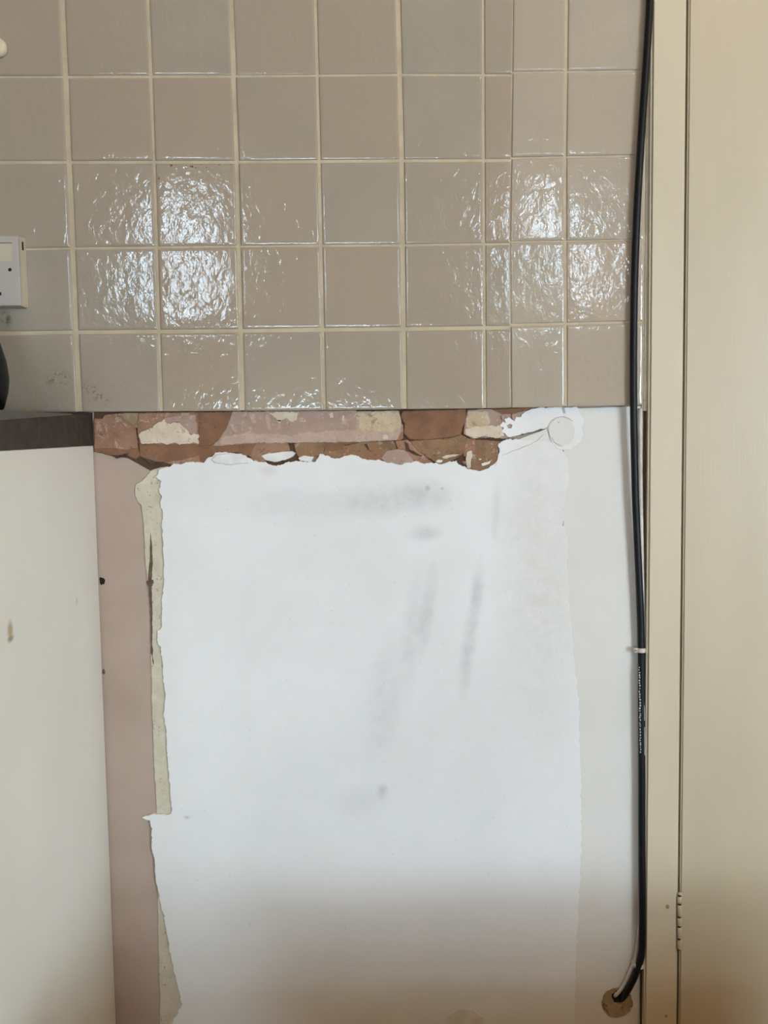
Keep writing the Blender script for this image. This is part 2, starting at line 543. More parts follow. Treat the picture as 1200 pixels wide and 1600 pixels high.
ROWS_R = [  # right field, set a touch higher
    [(800, 113), (1005, 110)],
    [(800, 247), (1005, 243)],
    [(800, 378), (1005, 375)],
    [(800, 508), (1005, 503)],
    [(800, 637), (1005, 633)],
]
RW = [3.5, 5, 3.5, 6, 0]

def cross(c, r, right):
    """pixel where joint column c meets joint row r; c and r may run past the measured ones"""
    R = ROWS_R if right else ROWS
    x, y = 500.0, 300.0
    for _ in range(4):
        if c < 0:
            x = lin(COLS[0], y) + c * 132.0
        else:
            x = lin(COLS[c], y)
        if r < 0:
            y = lin(R[0], x) + r * 133.0
        else:
            y = lin(R[r], x)
    return x, y

TILT = {(2, 2): (1.0, 0.1), (2, 3): (0.9, 0.2), (0, 2): (-0.35, 0.15), (0, 1): (0.0, -0.8), (1, 1): (0.1, -0.8), (0, 4): (-0.2, 0.6), (1, 4): (0.1, 0.7),
        (1, 2): (0.15, 0.25), (1, 3): (0.0, -0.3), (0, 3): (0.3, -0.2), (6, 3): (-0.9, 0.2), (7, 2): (0.5, -0.3), (6, 2): (0.0, 0.2), (7, 3): (-0.3, -0.2), (6, 1): (0.0, -0.6), (7, 1): (0.2, -0.5), (-1, 3): (-0.8, 0.0), (-1, 2): (-0.9, 0.0), (-1, 4): (-0.8, 0.3)}   # (col, row) -> (tilt about z, tilt about x) in degrees; rows counted from the top one in view
def make_tile(c, r):
    right = c >= 6
    A = cross(c, r - 1, right); B = cross(c + 1, r - 1, right)
    D = cross(c, r, right); E = cross(c + 1, r, right)
    wl = (CW[c] if c >= 0 else 7) / 2
    wr = (CW[c + 1] if c + 1 >= 0 else 7) / 2
    wt = (RW[r - 1] if r - 1 >= 0 else 4) / 2
    wb = RW[r] / 2 if r >= 0 else 2
    if right: wt, wb = wt * 0.7, wb * 0.7
    P = [at(A[0] + wl, A[1] + wt, Y_TILE), at(B[0] - wr, B[1] + wt, Y_TILE), at(E[0] - wr, E[1] - wb, Y_TILE), at(D[0] + wl, D[1] - wb, Y_TILE)]
    cen = sum(P, Vector()) / 4
    th = 0.0062
    rnd = random.Random(c * 31 + r * 7 + 5)
    tz, tx = TILT.get((c, r), (rnd.uniform(-0.32, 0.32), rnd.uniform(-0.32, 0.32)))
    tz, tx = math.radians(tz), math.radians(tx)
    proud = rnd.uniform(-0.0003, 0.0002) - (0.0004 if right else 0)
    us = [0, 0.005, 0.012, 0.04, 0.25, 0.5, 0.75, 0.96, 0.988, 0.995, 1]
    dep = [0.0012, 0.0004, 0.00008, 0.00001, 0, 0, 0, 0.00001, 0.00008, 0.0004, 0.0012]
    bm = bmesh.new()
    G = []
    for j, v in enumerate(us):
        row = []
        for i, u in enumerate(us):
            p = P[0].lerp(P[1], u).lerp(P[3].lerp(P[2], u), v) - cen
            y = max(dep[i], dep[j]) + 0.35 * min(dep[i], dep[j]) + proud
            y += p.x * math.tan(tz) - p.z * math.tan(tx)
            row.append(bm.verts.new((p.x, y, p.z)))
        G.append(row)
    n = len(us)
    for j in range(n - 1):
        for i in range(n - 1):
            bm.faces.new((G[j][i], G[j + 1][i], G[j + 1][i + 1], G[j][i + 1]))
    rim = [G[0][i] for i in range(n)] + [G[j][n - 1] for j in range(1, n)] + [G[n - 1][i] for i in range(n - 2, -1, -1)] + [G[j][0] for j in range(n - 2, 0, -1)]
    bk = [bm.verts.new((v.co.x, th, v.co.z)) for v in rim]
    for i in range(len(rim)):
        j = (i + 1) % len(rim)
        bm.faces.new((rim[i], rim[j], bk[j], bk[i]))
    bmesh.ops.recalc_face_normals(bm, faces=bm.faces)
    o = link_mesh('tile', bm, M['tile_pale' if right else 'tile'], tile_bed, smooth=True)
    o.location = cen
    return o

# bed of grout and adhesive that carries the tiles
c0 = at(-480, 643, Y_GROUT); c1 = at(1003, 635, Y_GROUT)
zt = at(500, -520, Y_GROUT).z
bedm = bmesh.new()
bot = [(-480, lin(ROWS[4], -480)), (0, lin(ROWS[4], 0)), (505, lin(ROWS[4], 505)), (758, lin(ROWS[4], 758)), (800, 637), (1003, lin(ROWS_R[4], 1003))]
vs = [at(x, y - 0.7, Y_GROUT) for x, y in bot] + [Vector((at(1012, 0, Y_GROUT).x, Y_GROUT, zt)), Vector((c0.x, Y_GROUT, zt))]
fv = [bedm.verts.new(v) for v in vs]
bv = [bedm.verts.new((v.x, 0.0, v.z)) for v in vs]
bedm.faces.new(fv); bedm.faces.new(bv[::-1])
for i in range(len(vs)):
    j = (i + 1) % len(vs)
    bedm.faces.new((fv[i], bv[i], bv[j], fv[j]))
bmesh.ops.recalc_face_normals(bedm, faces=bedm.faces)
tile_bed = link_mesh('tile_bed', bedm, M['grout'], wall)
tag(tile_bed, 'square glazed off-white tiles in cream grout')
for r in range(-3, 5):
    for c in range(-4, 8):
        make_tile(c, r)

# ------------------------------------------------------------------ plaster, fragments and filler on the wall
skim_top = [(247, 735), (262, 728), (280, 724), (300, 722), (318, 723), (325, 716), (336, 709), (350, 707), (375, 708), (385, 713), (394, 719),
            (410, 723), (432, 728), (446, 723), (462, 720), (480, 722), (491, 722), (500, 709), (515, 713), (530, 717), (543, 712), (558, 713),
            (575, 719), (590, 718), (604, 722), (625, 725), (645, 722), (665, 723), (690, 725), (706, 722), (713, 720), (722, 729), (735, 734),
            (750, 736), (763, 732), (772, 725), (778, 714), (781, 706), (777, 697), (783, 690), (797, 686)]
skim_r = [(870, 690), (886, 715), (889, 745), (882, 785), (880, 820), (888, 850), (885, 880), (889, 950), (896, 1020), (904, 1100), (907, 1200), (908, 1330), (900, 1480), (895, 1760)]
skim_l = [(262, 1760), (268, 1600), (284, 1570), (272, 1520), (260, 1455), (249, 1402), (246, 1388), (243, 1368), (241, 1345), (236, 1320), (237, 1300), (234, 1284), (222, 1278), (240, 1273),
          (268, 1272), (266, 1240), (262, 1190), (260, 1150), (256, 1115), (258, 1090), (255, 1060), (252, 1030), (250, 1010), (244, 1000), (247, 986),
          (252, 980), (253, 940), (256, 900), (255, 870), (253, 820), (255, 800), (250, 790), (253, 775), (248, 765), (252, 752), (244, 745)]
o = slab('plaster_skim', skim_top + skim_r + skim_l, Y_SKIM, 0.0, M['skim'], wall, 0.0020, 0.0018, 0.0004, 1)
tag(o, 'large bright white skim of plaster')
# greyer strip beside the door frame, running up to the tiles
grey = [(800, 690), (855, 669), (856, 640), (1006, 633.5), (1004, 800), (1003, 1000), (1001, 1300), (1000, 1760), (880, 1760), (880, 700)]
o = slab('plaster_skim', grey, Y_SKIM + 0.0007, 0.0, M['skim_grey'], wall, 0.0004, 0.01, 0.0009, 2)
tag(o, 'greyer strip of plaster beside the cable')
up = [(797, 684), (792, 682), (789, 677), (784, 675), (787, 669), (781, 665), (785, 659), (791, 661), (788, 655), (795, 651), (800, 656), (806, 650), (812, 650), (816, 645), (828, 640), (850, 636.5), (900, 635.5), (912, 655), (908, 690), (890, 704), (872, 702), (862, 692), (855, 668), (825, 676)]
o = slab('plaster_skim', up, Y_SKIM - 0.0003, 0.0, M['skim'], wall, 0.0020, 0.0018, 0.0003, 3)
tag(o, 'white plaster corner over the hairline crack')
lens = [(408, 712), (420, 708), (440, 706), (456, 705), (462, 708), (458, 714), (445, 719), (428, 722), (414, 719)]
o = slab('plaster_chip', lens, -0.0045, 0.0, M['chip_white'], wall, 0.0008, 0.003, 0.0008, 4)
lump = [(328, 718), (338, 710), (352, 708), (376, 709), (386, 715), (390, 724), (360, 727), (335, 724)]
slab('plaster_chip', lump, -0.0068, 0.0, M['chip_white'], wall, 0.0008, 0.003, 0.0016, 5)
# filler strip at the left edge of the skim
fl = [(212, 756), (221, 752), (228, 744), (236, 735), (250, 730), (262, 729), (275, 740), (278, 800), (280, 1000), (282, 1278), (245, 1274), (243, 1240), (240, 1180), (237, 1100), (236, 1035), (236, 1000),
      (234, 940), (231, 925), (229, 895), (226, 870), (224, 820), (221, 790), (215, 785), (210, 770)]
o = slab('filler_strip', fl, -0.0022, 0.0, M['cream_filler'], wall, 0.001, 0.004, 0.0006, 6)
tag(o, 'upper ragged strip of cream filler')
fl2 = [(240, 1300), (300, 1300), (305, 1760), (252, 1760), (250, 1600), (250, 1560), (247, 1470), (246, 1400)]
o = slab('filler_strip', fl2, -0.0020, 0.0, M['cream_filler'], wall, 0.0008, 0.006, 0.0006, 7)
tag(o, 'lower strip of cream filler')
# split and old screw holes down the filler
slab('crack', [(235, 830), (237, 850), (239, 880), (237, 905), (238, 960), (238, 1010), (240, 1040), (236, 1020), (235, 960), (231, 905), (234, 870)], -0.0026, 0.0, M['crack'], wall, 0.0008, 0.002, 0.0002, 8)
def disc(name, px, py, r, yf, yb, mat, parent, amp=0.15, sz=1.0, n=14, seed=0):
    c = at(px, py, yf)
    rr = random.Random(seed + int(px * 7 + py))
    bm = bmesh.new()
    fr, bk = [], []
    for k in range(n):
        a = 2 * math.pi * k / n
        q = r * (1 + amp * rr.uniform(-1, 1))
        fr.append(bm.verts.new((c.x + q * math.cos(a), yf, c.z + q * sz * math.sin(a))))
        bk.append(bm.verts.new((c.x + q * 1.05 * math.cos(a), yb, c.z + q * 1.05 * sz * math.sin(a))))
    bm.faces.new(fr)
    for k in range(n):
        j = (k + 1) % n
        bm.faces.new((fr[k], fr[j], bk[j], bk[k]))
    bmesh.ops.recalc_face_normals(bm, faces=bm.faces)
    return link_mesh(name, bm, mat, parent)
disc('screw_hole', 159, 908, 0.0034, -0.0006, 0.0, M['gap'], wall, 0.25, 1.4)
disc('screw_hole', 234, 910, 0.0042, -0.0030, 0.0, M['crack'], wall, 0.25, 1.3)
disc('screw_hole', 162, 1050, 0.0020, -0.0006, 0.0, M['crack'], wall, 0.25, 1.6)

# exposed course of brick and old paint between tiles and plaster
def frag(name, pts, depth, mat, amp=0.0008, bev=0.0009, seed=0):
    return slab(name, pts, -depth, 0.0, mat, wall, amp * (1.0 if name == 'brick' else 1.8), 0.0028 if name == 'brick' else 0.0016, bev if name == 'brick' else 0.0002, seed, 0.0011 if name == 'brick' else 0.0)
# dark bed behind the fragments shows in every joint
frag('brick_bed', [(147, 640), (830, 634), (800, 690), (785, 742), (740, 742), (300, 742), (236, 736), (200, 716), (147, 706)], 0.0006, M['bed'], 0.0, 0.0002)
frag('brick', [(148, 655), (160, 655), (164, 649), (186, 647), (195, 656), (207, 664), (211, 672), (213, 690), (214, 699), (196, 702), (176, 699), (148, 700)], 0.0030, M['brick'], seed=11)
frag('brick', [(188, 646), (216, 646), (217, 669), (210, 667), (200, 659)], 0.0024, M['mortar'], seed=12)
frag('brick', [(148, 697), (172, 700), (195, 700), (212, 697), (219, 710), (212, 716), (196, 709), (176, 712), (160, 707), (148, 705)], 0.0022, M['brick_dark'], seed=13)
frag('brick', [(215, 670), (222, 680), (222, 696), (312, 694), (311, 710), (290, 716), (262, 721), (236, 720), (220, 712)], 0.0026, M['brick_dark'], seed=14)
frag('brick', [(217, 646), (309, 645), (309, 694), (221, 693), (216, 678), (216, 660)], 0.0036, M['brick'], seed=15)
frag('paint_flake', [(216, 678), (234, 669), (257, 655), (261, 663), (258, 667), (266, 660), (280, 660), (288, 668), (297, 679), (310, 679), (310, 693), (222, 693)], 0.0042, M['cream_paint'], 0.0012, 0.0004, seed=16)
frag('paint_flake', [(257, 654), (275, 650), (306, 649), (308, 678), (298, 678), (288, 666), (281, 659), (267, 659), (260, 666)], 0.0039, M['mauve'], 0.0008, 0.0003, seed=17)
frag('brick', [(311, 645), (364, 644), (361, 656), (352, 672), (342, 686), (328, 695), (312, 696)], 0.0032, M['brick_dark'], seed=18)
frag('brick', [(312, 697), (330, 694), (352, 692), (400, 692), (402, 704), (385, 712), (372, 706), (345, 706), (328, 712), (320, 724), (312, 720)], 0.0024, M['brick_dark'], seed=19)
frag('brick', [(300, 712), (314, 708), (316, 725), (270, 726), (258, 722)], 0.0020, M['brick'], seed=20)
frag('brick', [(364, 644), (556, 642), (558, 690), (404, 691), (334, 696), (345, 684), (355, 668)], 0.0040, M['mauve'], 0.0006, seed=21)
frag('paint_flake', [(338, 694), (350, 682), (380, 677), (440, 678), (455, 681), (478, 676), (560, 672), (617, 673), (624, 686), (560, 690), (420, 692)], 0.0044, M['mauve_light'], 0.0010, 0.0005, seed=22)
for q, pts in enumerate([[(388, 645), (398, 645), (400, 660), (395, 663), (390, 652)], [(414, 649), (420, 648), (422, 662), (424, 673), (419, 670)], [(420, 645), (466, 644), (464, 655), (458, 659), (448, 655), (436, 659), (430, 653)],
                         [(436, 655), (440, 656), (437, 662), (433, 658)], [(512, 646), (520, 645), (521, 652), (517, 653)], [(534, 649), (538, 649), (538, 657), (534, 656)], [(358, 660), (364, 664), (372, 674), (368, 677), (362, 670)], [(470, 657), (479, 657), (476, 659)],
                         [(598, 680), (606, 681), (605, 685), (599, 685)]]):
    frag('paint_flake', pts, 0.0046, M['mauve_light'] if q in (0, 1, 6) else M['cream_paint'], 0.0011, 0.0002, seed=30 + q)
frag('brick', [(556, 644), (622, 643), (626, 658), (625, 674), (620, 687), (560, 689)], 0.0042, M['mauve_light'], seed=40)
frag('paint_flake', [(555, 646), (590, 644), (621, 644), (625, 660), (624, 673), (600, 674), (578, 673), (571, 676), (561, 670), (560, 656)], 0.0050, M['cream_rough'], 0.0016, 0.0005, seed=41)
frag('brick', [(630, 643), (726, 640), (728, 652), (722, 668), (719, 679), (700, 683), (672, 686), (640, 686), (631, 676), (633, 662), (627, 652)], 0.0038, M['brick_dark'], 0.0008, 0.0012, seed=42)
frag('brick', [(622, 660), (629, 664), (629, 684), (622, 688)], 0.0028, M['brick'], seed=43)
frag('brick', [(731, 642), (765, 640), (783, 648), (783, 662), (788, 681), (760, 683), (738, 684), (726, 678), (727, 662)], 0.0040, M['mauve'], seed=44)
frag('paint_flake', [(732, 644), (763, 642), (765, 658), (760, 667), (728, 668), (729, 655)], 0.0046, M['cream_rough'], 0.0014, 0.0004, seed=45)
frag('paint_flake', [(727, 670), (745, 667), (780, 664), (786, 672), (788, 680), (778, 684), (758, 682), (742, 685), (728, 679)], 0.0048, M['cream_paint'], 0.0010, 0.0004, seed=46)
frag('brick', [(762, 646), (800, 648), (822, 642), (806, 684), (782, 685)], 0.0034, M['mauve'], seed=47)
frag('brick', [(766, 640), (832, 637), (818, 644), (800, 649), (784, 648)], 0.0030, M['brick_dark'], seed=48)
# lower course
frag('brick', [(402, 692), (440, 690), (448, 692), (452, 704), (430, 706), (410, 710), (396, 716), (390, 712)], 0.0026, M['brick'], seed=50)
frag('brick', [(460, 694), (498, 688), (506, 691), (504, 710), (490, 722), (470, 718), (464, 708)], 0.0032, M['brick_umber'], seed=51)
frag('brick', [(506, 692), (560, 691), (537, 694), (535, 700), (520, 704), (508, 703)], 0.0034, M['brick_dark'], seed=52)
frag('brick', [(507, 705), (536, 698), (562, 692), (614, 690), (618, 700), (605, 712), (590, 722), (560, 718), (530, 720), (505, 716)], 0.0030, M['brick_umber'], seed=53)
frag('brick', [(596, 716), (604, 706), (622, 702), (634, 706), (642, 716), (650, 724), (610, 726)], 0.0036, M['mauve'], seed=54)
frag('brick', [(618, 690), (636, 688), (650, 700), (662, 713), (676, 724), (648, 722), (636, 708), (622, 700)], 0.0028, M['brick'], seed=55)
frag('brick', [(642, 690), (700, 686), (720, 681), (730, 685), (724, 708), (708, 718), (690, 726), (668, 714), (650, 700)], 0.0033, M['brick_umber'], seed=56)
frag('brick', [(726, 686), (742, 687), (742, 700), (742, 718), (726, 712), (722, 704)], 0.0030, M['brick'], seed=57)
frag('brick', [(743, 688), (782, 690), (778, 700), (780, 714), (770, 728), (752, 736), (736, 732), (722, 722), (742, 718)], 0.0032, M['brick_umber'], seed=58)
frag('brick', [(400, 712), (410, 712), (414, 722), (400, 722), (392, 716)], 0.0030, M['brick'], seed=59)
for q, pts in enumerate([[(730, 706), (737, 704), (738, 712), (735, 731), (730, 732), (728, 718)], [(740, 710), (744, 716), (743, 718)], [(690, 714), (704, 710), (718, 710), (712, 713), (694, 717)], [(684, 718), (692, 719), (690, 723), (680, 722)],
                         [(748, 716), (753, 717), (750, 719)], [(752, 724), (762, 722), (770, 718), (764, 725), (754, 728)], [(780, 698), (785, 700), (784, 712), (780, 708)], [(466, 716), (476, 712), (490, 714), (486, 722), (470, 720)]]):
    frag('paint_flake', pts, 0.0044, M['cream_paint'] if q in (0, 2) else M['chip_white'], 0.0005, 0.0002, seed=70 + q)
# deep slot in the lower course
for pts in ([(569, 694), (573, 694), (577, 702), (575, 704)], [(632, 690), (638, 692), (640, 702), (652, 708), (660, 713), (650, 712), (636, 704)], [(760, 684), (770, 683), (786, 685), (780, 689), (764, 688)],
            [(175, 711), (190, 713), (202, 707), (196, 714), (182, 716)], [(226, 716), (240, 720), (244, 725), (234, 725)]):
    slab('crack', pts, -0.0040, 0.0, M['bed'], wall, 0.0010, 0.0015, 0.0001, 3)
# hairline cracks running into the white plaster
def crack(pts, w, Y, mat):
    P = [at(x, y, Y) for x, y in pts]
    J = jag([(p.x, p.z) for p in P], 0.0008, 0.003, 5.0, closed=False)
    bm = bmesh.new()
    A, B = [], []
    for i, p in enumerate(J):
        t = (J[min(i + 1, len(J) - 1)] - J[max(i - 1, 0)]).normalized()
        nn = Vector((-t.y, t.x)) * w * (0.35 + 0.65 * math.sin(math.pi * min(1, (i + 0.5) / len(J))))
        A.append(bm.verts.new((p.x + nn.x, Y, p.y + nn.y)))
        B.append(bm.verts.new((p.x - nn.x, Y, p.y - nn.y)))
    C = [bm.verts.new((v.co.x, -0.003, v.co.z)) for v in A]
    Dv = [bm.verts.new((v.co.x, -0.003, v.co.z)) for v in B]
    for i in range(len(A) - 1):
        bm.faces.new((A[i], A[i + 1], B[i + 1], B[i]))
        bm.faces.new((A[i], C[i], C[i + 1], A[i + 1]))
        bm.faces.new((B[i], B[i + 1], Dv[i + 1], Dv[i]))
    bmesh.ops.recalc_face_normals(bm, faces=bm.faces)
    return link_mesh('crack', bm, mat, wall)
crack([(788, 686), (808, 681), (825, 677), (845, 673), (857, 666)], 0.0004, Y_SKIM - 0.0006, M['crack'])
crack([(784, 712), (800, 705), (820, 698), (838, 690), (850, 678)], 0.0005, Y_SKIM - 0.0002, M['crack_fine'])
ring = [(857 + 21 + 21 * math.cos(a) * (1 + 0.08 * math.sin(3 * a)), 674 - 24 * math.sin(a) * (1 + 0.06 * math.cos(2 * a))) for a in [3.2 - 0.25 * k for k in range(11)]]
crack(ring, 0.0007, Y_SKIM - 0.0012, M['crack_fine'])
crack([(856, 668), (860, 682), (868, 692), (880, 698)], 0.0004, Y_SKIM - 0.0011, M['crack_fine'])
o = disc('filler_plug', 878, 674, 0.0165, Y_SKIM - 0.0008, -0.004, M['skim_grey'], wall, 0.06, 1.12, 26)
tag(o, 'round grey plug of filler ringed by a crack')
disc('screw_hole', 873, 660, 0.0012, Y_SKIM - 0.0014, -0.004, M['crack_fine'], wall, 0.2)
slab('crack', [(878, 637), (882, 636), (884, 646), (881, 646)], Y_SKIM - 0.0012, 0.0, M['crack_fine'], wall, 0.0004, 0.003, 0.0001, 2)
for pts in ([(800, 647), (803, 646), (806, 652), (804, 658), (800, 654)], [(792, 665), (797, 662), (801, 664), (799, 669), (795, 669)], [(783, 650), (788, 648), (789, 655), (785, 657)]):
    slab('paint_flake', pts, Y_SKIM - 0.0012, 0.0, M['mauve'], wall, 0.0004, 0.003, 0.0002, 2)
slab('plaster_chip', [(692, 1600), (700, 1586), (718, 1576), (740, 1578), (756, 1590), (760, 1620), (690, 1620)], Y_SKIM - 0.0006, 0.0, M['chip_white'], wall, 0.001, 0.005, 0.0005, 9)
# mortar plug where the cables leave the wall
o = disc('mortar_plug', 965, 1567, 0.0205, Y_SKIM - 0.0012, 0.0, M['mortar'], wall, 0.04, 1.0, 30)
tag(o, 'round brown mortar plug round the cable hole')
disc('cable_hole', 966, 1558, 0.0088, Y_SKIM - 0.0016, 0.0, M['gap'], wall, 0.15, 1.0, 14)

# ------------------------------------------------------------------ door, frame and trim on the right
def vprism(name, pl0, pl1, pr0, pr1, yf, yb, z0, z1, mat, parent=None, bev=0.002):
    """upright board: left and right edges from two pixels each at depth yf"""
    def xat(a, b, z):
        A, B = at(*a, yf), at(*b, yf)
        return A.x + (B.x - A.x) * (z - A.z) / (B.z - A.z)
    bm = bmesh.new()
    vs = []
    for z in (z0, z1):
        l, r = xat(pl0, pl1, z), xat(pr0, pr1, z)
        vs.append([bm.verts.new(p) for p in ((l, yf, z), (r, yf, z), (r, yb, z), (l, yb, z))])
    a, b = vs
    bm.faces.new(a); bm.faces.new(b)
    for k in range(4):
        bm.faces.new((a[k], a[(k + 1) % 4], b[(k + 1) % 4], b[k]))
    bmesh.ops.recalc_face_normals(bm, faces=bm.faces)
    if bev:
        es = [e for e in bm.edges if abs(e.verts[0].co.z - e.verts[1].co.z) > 0.5]
        bmesh.ops.bevel(bm, geom=es, offset=bev, segments=3, affect='EDGES')
    return link_mesh(name, bm, mat, parent)

Y_FR = -0.017
arch = vprism('trim_1', (1018, 100), (1007, 1500), (1072.5, 100), (1059, 1500), Y_FR, 0.03, 0.0, 2.06, M['frame_gloss'], None, 0.003)
tag(arch, 'cream gloss painted upright of the door frame', 'door frame', kind='structure')
for px, py, r in ((1045, 1206, 0.0034), (1043, 1417, 0.0026), (1041, 1504, 0.0018), (1041, 1588, 0.0018), (1051, 662, 0.0022)):
    disc('filled_screw_hole', px, py, r, Y_FR - 0.0003, Y_FR + 0.001, M['mortar'] if py in (1417, 1588) else M['frame_gloss'], arch, 0.05, 1.1)
lining = vprism('trim_2', (1009, 100), (1001, 1500), (1024, 100), (1012, 1500), -0.006, 0.05, 0.0, at(1008, 642, -0.006).z, M['raw_wood'], None, 0.001)
tag(lining, 'raw brown timber edge between plaster and door frame', 'trim', kind='structure')
lining2 = vprism('trim_3', (1009, 100), (1004, 640), (1024, 100), (1016, 640), -0.009, 0.05, at(1008, 642, -0.006).z, 2.06, M['cream_filler'], None, 0.002)
tag(lining2, 'pale filler strip between tiles and door frame', 'trim', kind='structure')

def xat(a, b, z, Y):
    A, B = at(*a, Y), at(*b, Y)
    return A.x + (B.x - A.x) * (z - A.z) / (B.z - A.z)
door = empty('door_1', (xat((1076, 100), (1062, 1500), 0.0, -0.012), 0.0, 0.0))
tag(door, 'flush cream gloss painted door', 'door', kind='structure')
dl = vprism('door_leaf', (1075.8, 100), (1061.8, 1500), (1076.5 + 912, 100), (1062.5 + 912, 1500), -0.014, 0.026, 0.006, 1.985, M['cream_gloss'], door, 0.002)
dl.data.transform(Matrix.Translation(-door.location))
jam = box('door_stop', XD0 - 0.03, XD0 + 0.012, 0.022, 0.05, 0.0, 2.03, M['raw_wood'], door, origin=door.location)
XD1 = xat((1988, 100), (1974, 1500), 0.9, -0.014)
tr = box('trim_4', XD1 + 0.004, XD1 + 0.05, Y_FR, 0.03, 0.0, 2.06, M['frame_gloss'], None, 0.003)
tag(tr, 'far upright of the door frame', 'door frame', kind='structure')
tr = box('trim_5', XW1 + 0.012, XD1 + 0.05, Y_FR, 0.03, 2.061, 2.11, M['cream_gloss'], None, 0.003)
tag(tr, 'cross piece over the door', 'door frame', kind='structure')
bm = bmesh.new()
add_box(bm, XW1, XR, 0.0, 0.12, 2.06, ZC)
add_box(bm, XD1 + 0.03, XR, 0.0, 0.12, 0.0, 2.06)
add_box(bm, XW1, XD1 + 0.03, 0.06, 0.12, 0.0, 2.06)
w2 = link_mesh('wall_door_side', bm, M['room_paint'])
tag(w2, 'warm painted wall round the door', 'wall', kind='structure')

# painted hinge: separate knuckles between dark joints
hinge = empty('hinge', Vector((0, 0, 0)))
hinge.parent = door
hx = at(1061.5, 1440, -0.0165)
hinge.location = Vector((hx.x, -0.0165, hx.z)) - door.location
yk = [1399, 1412.5, 1432.5, 1447.5, 1467, 1484]
for a, b in zip(yk, yk[1:]):
    pa, pb = at(1062, a + 1.2, -0.0165), at(1061, b - 1.2, -0.0165)
    za, zb_ = pa.z - hx.z, pb.z - hx.z
    rr = 0.0034
    lathe('knuckle', [(rr * 0.7, zb_), (rr, zb_ + 0.0008), (rr, za - 0.0008), (rr * 0.7, za)], ((pa.x - hx.x), 0, 0), M['cream_gloss'], hinge, 16)
p0_, p1_ = at(1062, 1399, -0.0165), at(1061, 1484, -0.0165)
tube('hinge_pin', [p0_ - hx, p1_ - hx], 0.0022, M['gap'], hinge, 8)
pa = at(1062.5, 1396.5, -0.0165)
lathe('hinge_tip', [(0.002, pa.z - hx.z - 0.0016), (0.0033, pa.z - hx.z - 0.0006), (0.003, pa.z - hx.z + 0.001), (0.0012, pa.z - hx.z + 0.002)], (pa.x - hx.x, 0, 0), M['cream_filler'], hinge, 14)

# ------------------------------------------------------------------ cables
def path(pts, Y):
    return [at(x, y, (p[2] if len(p) > 2 else Y)) for p in pts for x, y in [p[:2]]]
YC = -0.024
cab = empty('black_cable', at(1002, 1500, YC))
def local(o, root):
    o.data.transform(Matrix.Translation(-root.location))
    return o
c = tube('cable_sheath', path([(1024, -420, -0.021), (1021, -200, -0.021), (1017, -40, -0.021), (1013, 50, -0.021), (1007, 140, -0.021), (1000.5, 240, -0.021), (995, 340, -0.021), (991.5, 440, -0.021), (990, 540, -0.021), (990, 640, -0.0205), (991, 700, -0.019), (993, 780, -0.017), (996.5, 860, -0.0155), (1000, 940, -0.0145), (1002, 1010, -0.0135),
                                     (1002.5, 1100, -0.0145), (1003, 1200, -0.0145), (1003, 1300, -0.0145), (1003.5, 1400, -0.0145), (1003.5, 1460, -0.0145), (1002.5, 1490, -0.0150), (998.5, 1507, -0.0155), (991, 1527, -0.0155), (982, 1545, -0.0140), (975, 1556, -0.0105), (970.5, 1561, 0.002)], YC),
         lambda t: 0.0046, M['cable'], cab, 12)
local(c, cab)
tag(cab, 'black cable clipped down the wall beside the door frame', 'cable')
# faint white lettering down the sheath
bm = bmesh.new()
rr = random.Random(3)
y = 1042.0
while y < 1175:
    h = rr.uniform(1.4, 3.4)
    xx = 998.2 + (y - 1042) * 0.014 + rr.uniform(-0.5, 0.5)
    a, b = at(xx, y, -0.0182), at(xx + rr.uniform(1.2, 2.4), y + h, -0.0188)
    add_box(bm, a.x, b.x, -0.0186, -0.0175, b.z, a.z)
    y += h + rr.uniform(0.8, 2.2)
p = link_mesh('sheath_print', bm, M['print'], cab)
local(p, cab)
p['label'] = 'faint pale lettering down the cable'
for pts in ([(1006.3, 1102), (1007, 1115), (1007, 1126)], [(1007, 1136), (1007.4, 1158), (1007.2, 1180)]):
    local(tube('highlight_streak', path(pts, -0.0178), 0.0006, M['cable_white'], cab, 6), cab)  # white slivers painted in as the highlight along the cable gap

wc = empty('white_cable', at(1000, 1500, -0.010))
c = tube('cable_sheath', path([(1000.5, 638, -0.0082), (1001, 760, -0.0082), (1003.5, 900, -0.0082), (1006.5, 1010, -0.0050), (1006.5, 1200, -0.0050), (1005.5, 1350, -0.0055), (1001, 1430, -0.0062), (997, 1470, -0.0082), (992, 1500, -0.0082), (984, 1520, -0.0082), (974, 1540, -0.0082), (966, 1551, -0.0078), (961.5, 1555, -0.006), (960.5, 1555.5, 0.003)], 0),
         0.0028, M['cable_white'], wc, 10)
local(c, wc)
tag(wc, 'thin white cable behind the black one, ending in the mortar hole', 'cable')

